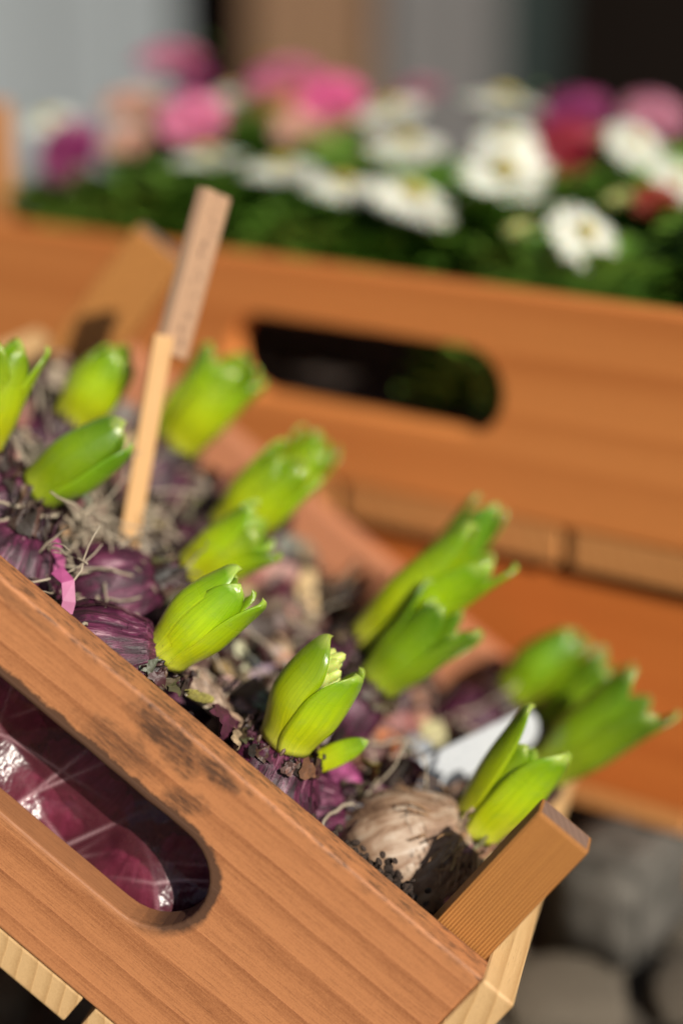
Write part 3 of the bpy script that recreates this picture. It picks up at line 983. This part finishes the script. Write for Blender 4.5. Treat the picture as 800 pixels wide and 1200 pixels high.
for k, (x, z, r_) in enumerate([(-.112, -.084, .0190), (-.158, -.082, .0195), (-.205, -.084, .0190)]):
    loose_bulb('lw%d' % k, (x, .0425, z + .018), (random.uniform(-.6, .6), random.uniform(-.2, .2), 1), r_, .038,
               ['small plum bulb low behind the film near the right end of the hand hole', 'small plum bulb low behind the film at the middle of the hand hole',
                'small plum bulb low behind the film near the left end of the hand hole'][k], 'bulb_plum')

# ------------------------------------------------------------------ soil, litter, roots in the near crate
def soil_h(x, y):
    return -.034 + .007 * noise.noise((x * 45, y * 45, 1)) + .003 * noise.noise((x * 160, y * 160, 4)) + .006 * max(0, 1 - abs(y - .13) / .1) - .010 * max(0, 1 - y / .07) + .007 * max(0, (y - .17) / .07)

def soil():
    v, f = [], []
    nx, ny = 90, 78
    x0, x1, y0, y1 = XL + .001, -.001, BT + .014, DEP - BT - .001
    for j in range(ny + 1):
        for i in range(nx + 1):
            x = x0 + (x1 - x0) * i / nx
            y = y0 + (y1 - y0) * j / ny
            v.append((x, y, soil_h(x, y)))
    for j in range(ny):
        for i in range(nx):
            a = j * (nx + 1) + i
            f.append((a, a + 1, a + nx + 2, a + nx + 1))
    # skirt down to the crate floor gives the soil its body
    b0 = len(v)
    ring = [j * (nx + 1) for j in range(ny + 1)]
    ring = [i for i in range(nx + 1)] + [j * (nx + 1) + nx for j in range(1, ny + 1)] + [ny * (nx + 1) + i for i in range(nx - 1, -1, -1)] + [j * (nx + 1) for j in range(ny - 1, 0, -1)]
    for i in ring:
        v.append((v[i][0], v[i][1] + (.03 if v[i][1] < y0 + .001 else 0), -BH + .001))
    n = len(ring)
    for k in range(n):
        f.append((ring[k], b0 + k, b0 + (k + 1) % n, ring[(k + 1) % n]))
    o = mk('potting_soil', v, f, M['soil'])
    o.matrix_world = NEAR
    tag(o, 'dark crumbly potting soil between the bulbs in the tipped crate', 'soil', kind='stuff')
soil()

def litter():
    rs = random.Random(21)
    v, f, tn = [], [], []
    pal = [(0.30, 0.18, 0.11), (0.12, 0.065, 0.045), (0.40, 0.28, 0.19), (0.08, 0.018, 0.035), (0.25, 0.15, 0.10), (0.06, 0.035, 0.028), (0.52, 0.42, 0.32), (0.18, 0.11, 0.075), (0.33, 0.28, 0.26), (0.05, 0.03, 0.03)]
    for k in range(1500):
        x = rs.uniform(XL + .012, -.012)
        y = rs.uniform(.03, DEP - .03)
        if y < .066 and rs.random() < .94: continue
        sz = rs.uniform(.003, .0125) * (1.25 if rs.random() < .2 else 1)
        asp = rs.uniform(.3, .9)
        c = Vector((x, y, soil_h(x, y) + rs.uniform(.0, .012)))
        q = Quaternion((0, 0, 1), rs.uniform(0, 6.3)) @ Quaternion((1, 0, 0), rs.gauss(0, .6)) @ Quaternion((0, 1, 0), rs.gauss(0, .6))
        curl = rs.uniform(-1.6, 1.6)
        tint = [ch * rs.uniform(.85, 1.5) for ch in rs.choice(pal)]
        base = len(v)
        for j in range(5):
            for i in range(4):
                a = -1 + 2 * j / 4
                b = -1 + 2 * i / 3
                edge = (1 - .5 * a * a)
                p = Vector((a * sz, b * sz * asp * edge + rs.uniform(-.1, .1) * sz * asp, 0))
                p.z = curl * (b * b) * sz * asp * .5 + rs.uniform(-.06, .06) * sz + .3 * a * a * sz * rs.uniform(.7, 1)
                v.append(tuple(c + q @ p))
                tn.append(tint)
        for j in range(4):
            for i in range(3):
                b_ = base + j * 4 + i
                f.append((b_, b_ + 1, b_ + 5, b_ + 4))
    o = mk('bulb_skin_litter', v, f, M['skin'], None, True, None, tn)
    o.matrix_world = NEAR
    tag(o, 'scattered dry brown and purple bulb skins lying between the shoots', 'bulb skins', kind='stuff')
litter()

def roots():
    rs = random.Random(5)
    v, f = [], []
    for k in range(330):
        x = rs.gauss(-.196, .024) if k < 210 else rs.uniform(-.26, -.02)
        y = rs.gauss(.088, .028) if k < 210 else rs.uniform(.06, .2)
        x = min(max(x, XL + .02), -.03)
        y = min(max(y, .035), .2)
        p = Vector((x, y, soil_h(x, y) + rs.uniform(.004, .018)))
        d = Vector((rs.uniform(-1, 1), rs.uniform(-1, 1), rs.uniform(-.3, .6))).normalized()
        pts = [p.copy()]
        for s in range(9):
            d = (d + Vector((rs.uniform(-1, 1), rs.uniform(-1, 1), rs.uniform(-1, .8))) * .42).normalized()
            p = p + d * .0042
            if p.z < -.026: p.z = -.026
            pts.append(p.copy())
        tube(v, f, pts, rs.uniform(.0005, .0010), 5, .5)
    o = mk('dry_roots', v, f, M['root'])
    o.matrix_world = NEAR
    tag(o, 'tangle of pale dry roots around the foot of the wooden plant label', 'roots', kind='stuff')
    # straw around the whitish bulb's neck
    v, f = [], []
    for k in range(240):
        a = rs.uniform(0, 6.28)
        p = Vector((-.0245 + math.cos(a) * .011, .077 + math.sin(a) * .011, -.002 + rs.uniform(-.004, .004)))
        d = (Vector((math.cos(a), math.sin(a), rs.uniform(-1.2, .1)))).normalized()
        pts = [p.copy()]
        for s in range(6):
            d = (d + Vector((rs.uniform(-1, 1), rs.uniform(-1, 1), rs.uniform(-1.2, .6))) * .25).normalized()
            p = p + d * .0034
            pts.append(p.copy())
        tube(v, f, pts, rs.uniform(.0004, .0009), 4, .4)
    o = mk('dry_fibres', v, f, M['straw'])
    o.matrix_world = NEAR
    tag(o, 'brown straw-like fibres around the neck of the whitish bulb', 'fibres', kind='stuff')
roots()

# soil crumbs on and in front of the whitish bulb
def crumbs():
    rs = random.Random(9)
    v, f = [], []
    for k in range(420):
        x = rs.gauss(-.040, .012)
        y = rs.uniform(.0285, .046)
        z = -.020 + rs.gauss(0, .0035) - (y - .03) * .2
        ellip(v, f, Vector((min(x, -.02), y, z)), Vector((rs.random(), rs.random(), 1)), rs.uniform(.0006, .0018), rs.uniform(.0008, .002), 5, 4)
    o = mk('soil_crumbs', v, f, M['soil'])
    o.matrix_world = NEAR
    tag(o, 'black soil crumbs on the whitish bulb behind the front board', 'soil crumbs', kind='stuff')
crumbs()

# larger curled skins beside the front bulbs
def big_skin(x, y, z, sz, asp, rz, rx, ry, tint, label, seed):
    rs = random.Random(seed)
    v, f, tn = [], [], []
    for side in (0, 1):
        for j in range(11):
            for i in range(9):
                a = -1 + 2 * j / 10
                b = -1 + 2 * i / 8
                nn = noise.noise((a * 2 + seed, b * 2, 0))
                e = 1 - .35 * a * a + .2 * noise.noise((a * 4, seed, 2))
                p = Vector((a * sz, b * sz * asp * e, -.55 * b * b * sz * asp + .25 * nn * sz - side * .0003))
                v.append(tuple(p))
                tn.append([c * (1 + .5 * nn) for c in tint])
    for j in range(10):
        for i in range(8):
            a = j * 9 + i
            f.append((a, a + 1, a + 10, a + 9))
            f.append((99 + a, 99 + a + 9, 99 + a + 10, 99 + a + 1))
    o = mk('bulb_skin', v, f, M['skin'], None, True, None, tn)
    o.matrix_world = NEAR @ Matrix.Translation((x, y, z)) @ Matrix.Rotation(rz, 4, 'Z') @ Matrix.Rotation(rx, 4, 'X') @ Matrix.Rotation(ry, 4, 'Y')
    tag(o, label, 'bulb skin', 'loose bulb skins in the tipped crate')
big_skin(-.1145, .041, -.012, .012, .65, 1.1, .7, .4, (.10, .02, .05), 'dark purple curled skin left of the shoot with pale bud', 3)
big_skin(-.1090, .036, -.012, .006, .6, 1.6, 1.0, .2, (.50, .36, .22), 'small cream skin flake at the foot of the shoot with pale bud', 4)
big_skin(-.0510, .098, -.006, .010, .6, 1.2, .5, .9, (.30, .07, .17), 'bright purple curled skin left of the white plant tag', 5)
big_skin(-.0420, .088, -.012, .013, .5, .1, .5, -.1, (.20, .03, .10), 'flat purple skin strip below the white plant tag', 6)
big_skin(-.0720, .075, -.012, .009, .6, .4, .6, .3, (.32, .06, .18), 'magenta skin scrap right of the single narrow leaf', 7)
big_skin(-.0640, .082, -.008, .009, .5, 1.4, .4, .6, (.46, .40, .07), 'yellow dry leaf scrap left of the purple curled skin', 8)
big_skin(-.0660, .122, -.010, .011, .55, .6, .3, .3, (.44, .15, .06), 'orange brown dry skin beyond the yellow scrap', 9)
big_skin(-.1080, .062, -.018, .018, .6, .5, .2, .2, (.40, .27, .18), 'large tan dry skin between the two sharp shoots', 10)
big_skin(-.1290, .052, -.012, .010, .5, -.4, .6, .1, (.34, .24, .17), 'grey tan dry skin right of the sharp left shoot', 12)
big_skin(-.1290, .040, -.010, .007, .28, .9, .5, .1, (.28, .25, .06), 'thin yellowish shred behind the grimy part of the front board', 13)

def strip(pts, wd, label):
    v, f = [], []
    n = len(pts)
    for side in (0, 1):
        for i, p in enumerate(pts):
            p = Vector(p)
            d = (Vector(pts[min(i + 1, n - 1)]) - Vector(pts[max(i - 1, 0)])).normalized()
            s = d.cross(Vector((.2, -.8, .6))).normalized()
            for e in (-1, 1):
                v.append(tuple(p + s * e * wd / 2 + Vector((0, 0, -.0003 * side))))
    m = 2 * n
    for i in range(n - 1):
        a = 2 * i
        f.append((a, a + 1, a + 3, a + 2))
        f.append((m + a, m + a + 2, m + a + 3, m + a + 1))
        f.append((a, a + 2, m + a + 2, m + a))
        f.append((a + 1, m + a + 1, m + a + 3, a + 3))
    f.append((0, m, m + 1, 1))
    f.append((2 * n - 2, 2 * n - 1, m + 2 * n - 1, m + 2 * n - 2))
    o = mk('pink_strip', v, f, M['pink_strip'], None, False)
    o.matrix_world = NEAR
    tag(o, label, 'strip', 'bright pink strips among the bulbs')
strip([(-.2110, .0600, -.012), (-.2040, .0590, -.010), (-.1985, .0540, -.011), (-.1950, .0500, -.014)], .0038, 'bright pink strip, upper of two, among roots near the left edge')
strip([(-.1950, .0380, -.0075), (-.1890, .0345, -.0065), (-.1840, .0310, -.0105), (-.1790, .0270, -.0200)], .0045, 'bright pink strip touching the front board near the left edge')

# ------------------------------------------------------------------ clear film behind the hand hole
def film():
    """crumpled sheet: flat facets between long folds, light caught on the folds painted paler"""
    rs = random.Random(4)
    nx, nz = 240, 100
    v, f, tn = [], [], []
    x0, x1, z0, z1 = -.262, -.045, -.1045, -.022
    folds = []
    for k in range(44):
        a = rs.choice([rs.gauss(1.0, .25), rs.gauss(-.5, .3), rs.gauss(1.7, .3)])
        folds.append((math.cos(a), math.sin(a), rs.uniform(-.262, -.045), rs.uniform(-.1, -.03), rs.uniform(.3, 1.1) * rs.choice((-1, 1)), rs.uniform(.008, .03), rs.uniform(.01, .03)))
    for j in range(nz + 1):
        for i in range(nx + 1):
            x = x0 + (x1 - x0) * i / nx
            z = z0 + (z1 - z0) * j / nz
            h = 0.0
            cr = 0.0
            for ca, sa, fx, fz, amp, wd, ln in folds:
                d = (x - fx) * ca + (z - fz) * sa
                e = -(x - fx) * sa + (z - fz) * ca
                fall = max(0.0, 1 - abs(d) / wd) * math.exp(-(e / ln) ** 2)
                h += amp * wd * fall * .35
                cr = max(cr, math.exp(-(d / .0007) ** 2) * math.exp(-(e / ln) ** 2) * (1 if amp > 0 else .5))
            h += .002 * noise.noise((x * 60, z * 60, 3)) + .0006 * noise.noise((x * 300, z * 140, 9))
            v.append((x, min(max(.0192 + h, .0142), .0245), z))
            tn.append((cr, cr, cr))
    for j in range(nz):
        for i in range(nx):
            a = j * (nx + 1) + i
            f.append((a, a + 1, a + nx + 2, a + nx + 1))
    o = mk('plastic_film', v, f, M['film'], None, True, None, tn)
    o.matrix_world = NEAR
    tag(o, 'crinkled clear plastic film behind the front hand hole', 'plastic film')
film()

# ------------------------------------------------------------------ wooden plant label (stake) and white tag
def stake():
    B = Vector((-0.0821, 0.6751, 0.2230)); J = Vector((-0.0680, 0.6955, 0.2999)); T = Vector((-0.0485, 0.7136, 0.3542)); P0 = Vector((-0.0647, 0.6947, 0.2977))
    t = thing('plant_label', 'wooden plant label on a thin stick standing among the bulbs', 'plant label', Matrix.Translation(B))
    def place(o, a, b, facing):
        z = (b - a).normalized()
        y = -(facing - z * facing.dot(z)).normalized()
        x = y.cross(z)
        o.matrix_local = Matrix.Translation(a - B) @ Matrix((x, y, z)).transposed().to_4x4()
    d = (J - B).normalized()
    L = (J - B).length
    st = box('stick', -.0038, .0038, -.0020, .0020, -.022, L + .004, M['stick'], t, .0007, 2)
    place(st, B, J, Vector((.25, -1, .1)))
    L2 = (T - P0).length
    pl = box('label_board', -.0070, .0070, -.0028, .0028, -.003, L2, M['plate'], t, .0008, 2)
    place(pl, P0 + Vector((0, .006, 0)), T + Vector((0, .006, 0)), Vector((1.25, -1, .15)))
stake()

def white_tag():
    A = Vector((-0.0490, 0.1000, -0.0150)); Bp = Vector((-0.0212, 0.1500, 0.0215))
    z = (Bp - A)
    L = z.length
    y = z.normalized()
    side = Vector((.63, -.15, -.75))
    side = (side - y * side.dot(y)).normalized()
    nrm = side.cross(y)
    n = 14
    v, f = [], []
    pts = [(-.0075, 0), (.0075, 0)] + [(.0075 * math.cos(math.pi * k / 10), L - .0075 + .0075 * math.sin(math.pi * k / 10)) for k in range(11)]
    m = len(pts)
    for s in (0, 1):
        for px, py in pts:
            v.append((px, py, -.0008 * s))
    f.append(tuple(range(m)))
    f.append(tuple(range(2 * m - 1, m - 1, -1)))
    for k in range(m):
        f.append((k, m + k, m + (k + 1) % m, (k + 1) % m))
    o = mk('plant_tag', v, f, M['tag'], None, False)
    o.matrix_world = NEAR @ Matrix.Translation(A) @ Matrix((side, y, nrm)).transposed().to_4x4()
    tag(o, 'white plastic plant tag leaning between the shoots behind the corner post', 'plant tag')
white_tag()

# ------------------------------------------------------------------ daisies in the back crate
def daisy_mesh(kind, seed):
    rs = random.Random(seed)
    v, f = [], []
    rings = {'open': [(34, 1.0, .02), (30, .92, .10), (26, .78, .20), (20, .58, .28)], 'pom': [(34, 1.0, .05), (34, .92, .25), (30, .80, .45), (26, .62, .62), (20, .42, .74), (12, .24, .80)],
             'bud': [(16, .55, .9), (14, .5, 1.0), (12, .4, 1.1)]}[kind]
    for n, Rr, up in rings:
        for k in range(n):
            a = 2 * math.pi * (k + rs.uniform(-.3, .3)) / n
            l = Rr * rs.uniform(.9, 1.06)
            h = up * rs.uniform(.8, 1.2)
            wd = 2.2 * Rr / n * 1.25
            d = Vector((math.cos(a), math.sin(a), 0)); s = Vector((-math.sin(a), math.cos(a), 0))
            base = len(v)
            for q, ww in ((.18, .5), (.5, .95), (.8, 1.0), (1.0, .45)):
                z = h * (math.sin(q * 1.9) * .6) * .55 + .02 - .10 * q * q * (1 - up)
                c = d * (l * q) + Vector((0, 0, z))
                for e, dz in ((-1, .02), (0, -.015), (1, .02)):
                    v.append(tuple(c + s * (e * wd * ww * .5) + Vector((0, 0, dz))))
            for j in range(3):
                for i in range(2):
                    b = base + j * 3 + i
                    f.append((b, b + 1, b + 4, b + 3))
    me = bpy.data.meshes.new('flower')
    me.from_pydata(v, [], f)
    me.polygons.foreach_set('use_smooth', [True] * len(f))
    me.materials.append(M['petal_white'])
    return me

DM = {'open': [daisy_mesh('open', k) for k in range(3)], 'pom': [daisy_mesh('pom', k + 5) for k in range(2)], 'bud': [daisy_mesh('bud', 9)]}
def disc_mesh():
    v, f = [], []
    rs = random.Random(2)
    for k in range(60):
        r = .27 * math.sqrt(k / 60)
        a = k * 2.39996
        ellip(v, f, Vector((math.cos(a) * r, math.sin(a) * r, .16 + .10 * (1 - (r / .27) ** 2))), Vector((math.cos(a) * r, math.sin(a) * r, .5)), .032, .06, 5, 3)
    me = bpy.data.meshes.new('flower_disc')
    me.from_pydata(v, [], f)
    me.materials.append(M['disc'])
    return me
DISC = disc_mesh()

# heads: (x, y, z, diameter, colour, tilt to viewer, tilt sideways) in the back crate's frame
PLANTS = [
    ('daisy plant with magenta head at the left end of the back crate', (-.195, .060), [(-.212, .030, .035, .0380, 'magenta', .95, .3), (-.253, .060, .044, .0300, 'white', .3, .1), (-.188, .050, .040, .0270, 'peach', .5, .2)]),
    ('daisy plant with the highest pink head at the upper left', (-.215, .150), [(-.225, .130, .074, .0400, 'pink', .15, .1), (-.211, .080, .054, .0350, 'peach', .3, .2), (-.226, .150, .060, .0307, 'magenta', .2, .3)]),
    ('daisy plant with one big pink head over a white head, left of the label', (-.150, .070), [(-.161, .070, .051, .0400, 'pink', .5, .35), (-.139, .055, .034, .0380, 'white', .05, .0), (-.181, .130, .057, .0254, 'white', .3, 0)]),
    ('daisy plant with two large rosy pink heads at top centre', (-.130, .140), [(-.155, .140, .067, .0430, 'pink', .3, 0), (-.116, .130, .059, .0400, 'hot', .5, .3), (-.102, .080, .050, .0260, 'peach', .5, .3), (-.105, .200, .057, .0300, 'dull', .3, 0)]),
    ('daisy plant with a row of white heads just above the back hand hole', (-.060, .065), [(-.096, .060, .031, .0395, 'white', .10, .05), (-.051, .050, .027, .0395, 'white', .05, .22), (-.005, .040, .027, .0450, 'white', .05, .42)]),
    ('daisy plant with pale white heads behind the row over the hand hole', (-.065, .130), [(-.090, .150, .052, .0370, 'white', .3, 0), (-.047, .100, .042, .0420, 'white', .15, .1), (-.060, .135, .030, .026, 'white', .3, 0)]),
    ('daisy plant with the large white head facing the viewer', (.010, .095), [(.022, .080, .036, .0440, 'white', .62, .45), (-.009, .135, .043, .0340, 'white', .45, .3), (-.026, .160, .060, .0440, 'white', -.05, .1)]),
    ('daisy plant with magenta and red heads against the dark doorway', (.010, .170), [(.004, .180, .053, .0430, 'magenta', .5, .2), (.016, .150, .040, .0430, 'red', .6, .3)]),
    ('daisy plant with a lone tilted white head low at the right', (.085, .055), [(.086, .040, .019, .0360, 'white', .25, .75), (.050, .050, .013, .0180, 'bud', .4, 0), (.083, .080, .026, .0170, 'bud', .3, 0)]),
    ('daisy plant with dusky pink and red heads at the right edge', (.085, .150), [(.040, .200, .053, .0360, 'dull', .4, .5), (.055, .150, .045, .0310, 'white', .3, .7), (.093, .120, .034, .0270, 'white', .4, .7), (.092, .100, .028, .0240, 'redorange', .5, .3)]),
    ('leafy daisy plant without flowers at the far right of the back crate', (.160, .100), []),
    ('small leafy daisy plant seen through the hand hole of the back crate', (.045, .040), []),
    ('leafy daisy plant at the rear of the back crate', (-.02, .245), []),
]
def foliage(parent, rs, n, spread, hgt, ymin, zlo):
    v, f = [], []
    for k in range(n):
        a = rs.uniform(0, 6.283)
        r = spread * math.sqrt(rs.random())
        base_p = Vector((math.cos(a) * r * .6, math.sin(a) * r * .6, rs.uniform(zlo, hgt)))
        out = Vector((math.cos(a), math.sin(a), rs.uniform(.15, 1.4))).normalized()
        L = rs.uniform(.020, .040)
        wd = L * rs.uniform(.16, .26)
        side = out.cross(Vector((0, 0, 1))).normalized()
        nrm = side.cross(out)
        base = len(v)
        for q, ww in ((0, .15), (.35, .45), (.65, 1.0), (.88, .85), (1.0, .15)):
            c = base_p + out * (L * q) - Vector((0, 0, 1)) * (L * .25 * q * q)
            for e in (-1, 0, 1):
                p = c + side * (e * wd * ww) + nrm * (abs(e) * wd * .35)
                p.y = max(p.y, ymin)
                v.append(tuple(p))
        for j in range(4):
            for i in range(2):
                b = base + j * 3 + i
                f.append((b, b + 1, b + 4, b + 3))
    o = mk('foliage', v, f, M['foliage'], parent)
    o['kind'] = 'stuff'
    return o

SOILZ = -.072
def daisies():
    for pi, (label, (px, py), heads) in enumerate(PLANTS):
        rs = random.Random(100 + pi)
        t = thing('daisy_plant', label, 'daisy', BACK @ Matrix.Translation((px, py, SOILZ)), 'flowering daisies in the back crate')
        if 'seen through' in label:
            foliage(t, rs, 160, .034, .022, .018 - py, .0)
            continue
        foliage(t, rs, 460, .062, (.066 if py < .09 else .086) + (.010 if px < -.14 else 0), .016 - py if px < .0 else .030 - py, .040)
        for (x, y, z, dia, colr, tv, ts) in heads:
            kind = 'bud' if colr == 'bud' or dia < .0205 else ('open' if colr == 'white' else 'pom')
            me = rs.choice(DM[kind])
            o = link('flower', me, t)
            o.material_slots[0].link = 'OBJECT'
            o.material_slots[0].material = M['petal_' + colr]
            s = dia / 2 * (1.6 if kind == 'bud' else 1.04)
            rot = Matrix.Rotation(ts, 4, 'Y') @ Matrix.Rotation(tv, 4, 'X') @ Matrix.Rotation(rs.uniform(0, 6), 4, 'Z')
            o.matrix_local = Matrix.Translation((x - px, y - py, z - SOILZ - .003)) @ rot @ Matrix.Scale(s, 4)
            if kind == 'open':
                link('flower_disc', DISC, o)
            # stem, in the head's own frame
            vv, ff = [], []
            inv = o.matrix_local.inverted()
            p1 = Vector((x - px, y - py, z - SOILZ - .003))
            p0 = Vector(((x - px) * .35, (y - py) * .35, 0))
            mid = (p0 + p1) / 2 + Vector((0, .004, .004))
            pts = [inv @ ((1 - q) ** 2 * p0 + 2 * q * (1 - q) * mid + q * q * p1) for q in [i / 6 for i in range(7)]]
            tube(vv, ff, pts, .0013 / s, 6)
            mk('stem', vv, ff, M['stem'], o)
daisies()

def back_soil():
    v, f = [], []
    n = 20
    for j in range(n + 1):
        for i in range(n + 1):
            x = -.273 + .491 * i / n
            y = .0265 + .248 * j / n
            v.append((x, y, SOILZ - .004 + .004 * noise.noise((x * 40, y * 40, 0))))
    for j in range(n):
        for i in range(n):
            a = j * (n + 1) + i
            f.append((a, a + 1, a + n + 2, a + n + 1))
    o = mk('potting_soil', v, f, M['soil'])
    o.matrix_world = BACK
    tag(o, 'dark potting soil under the daisies in the back crate', 'soil', kind='stuff')
back_soil()
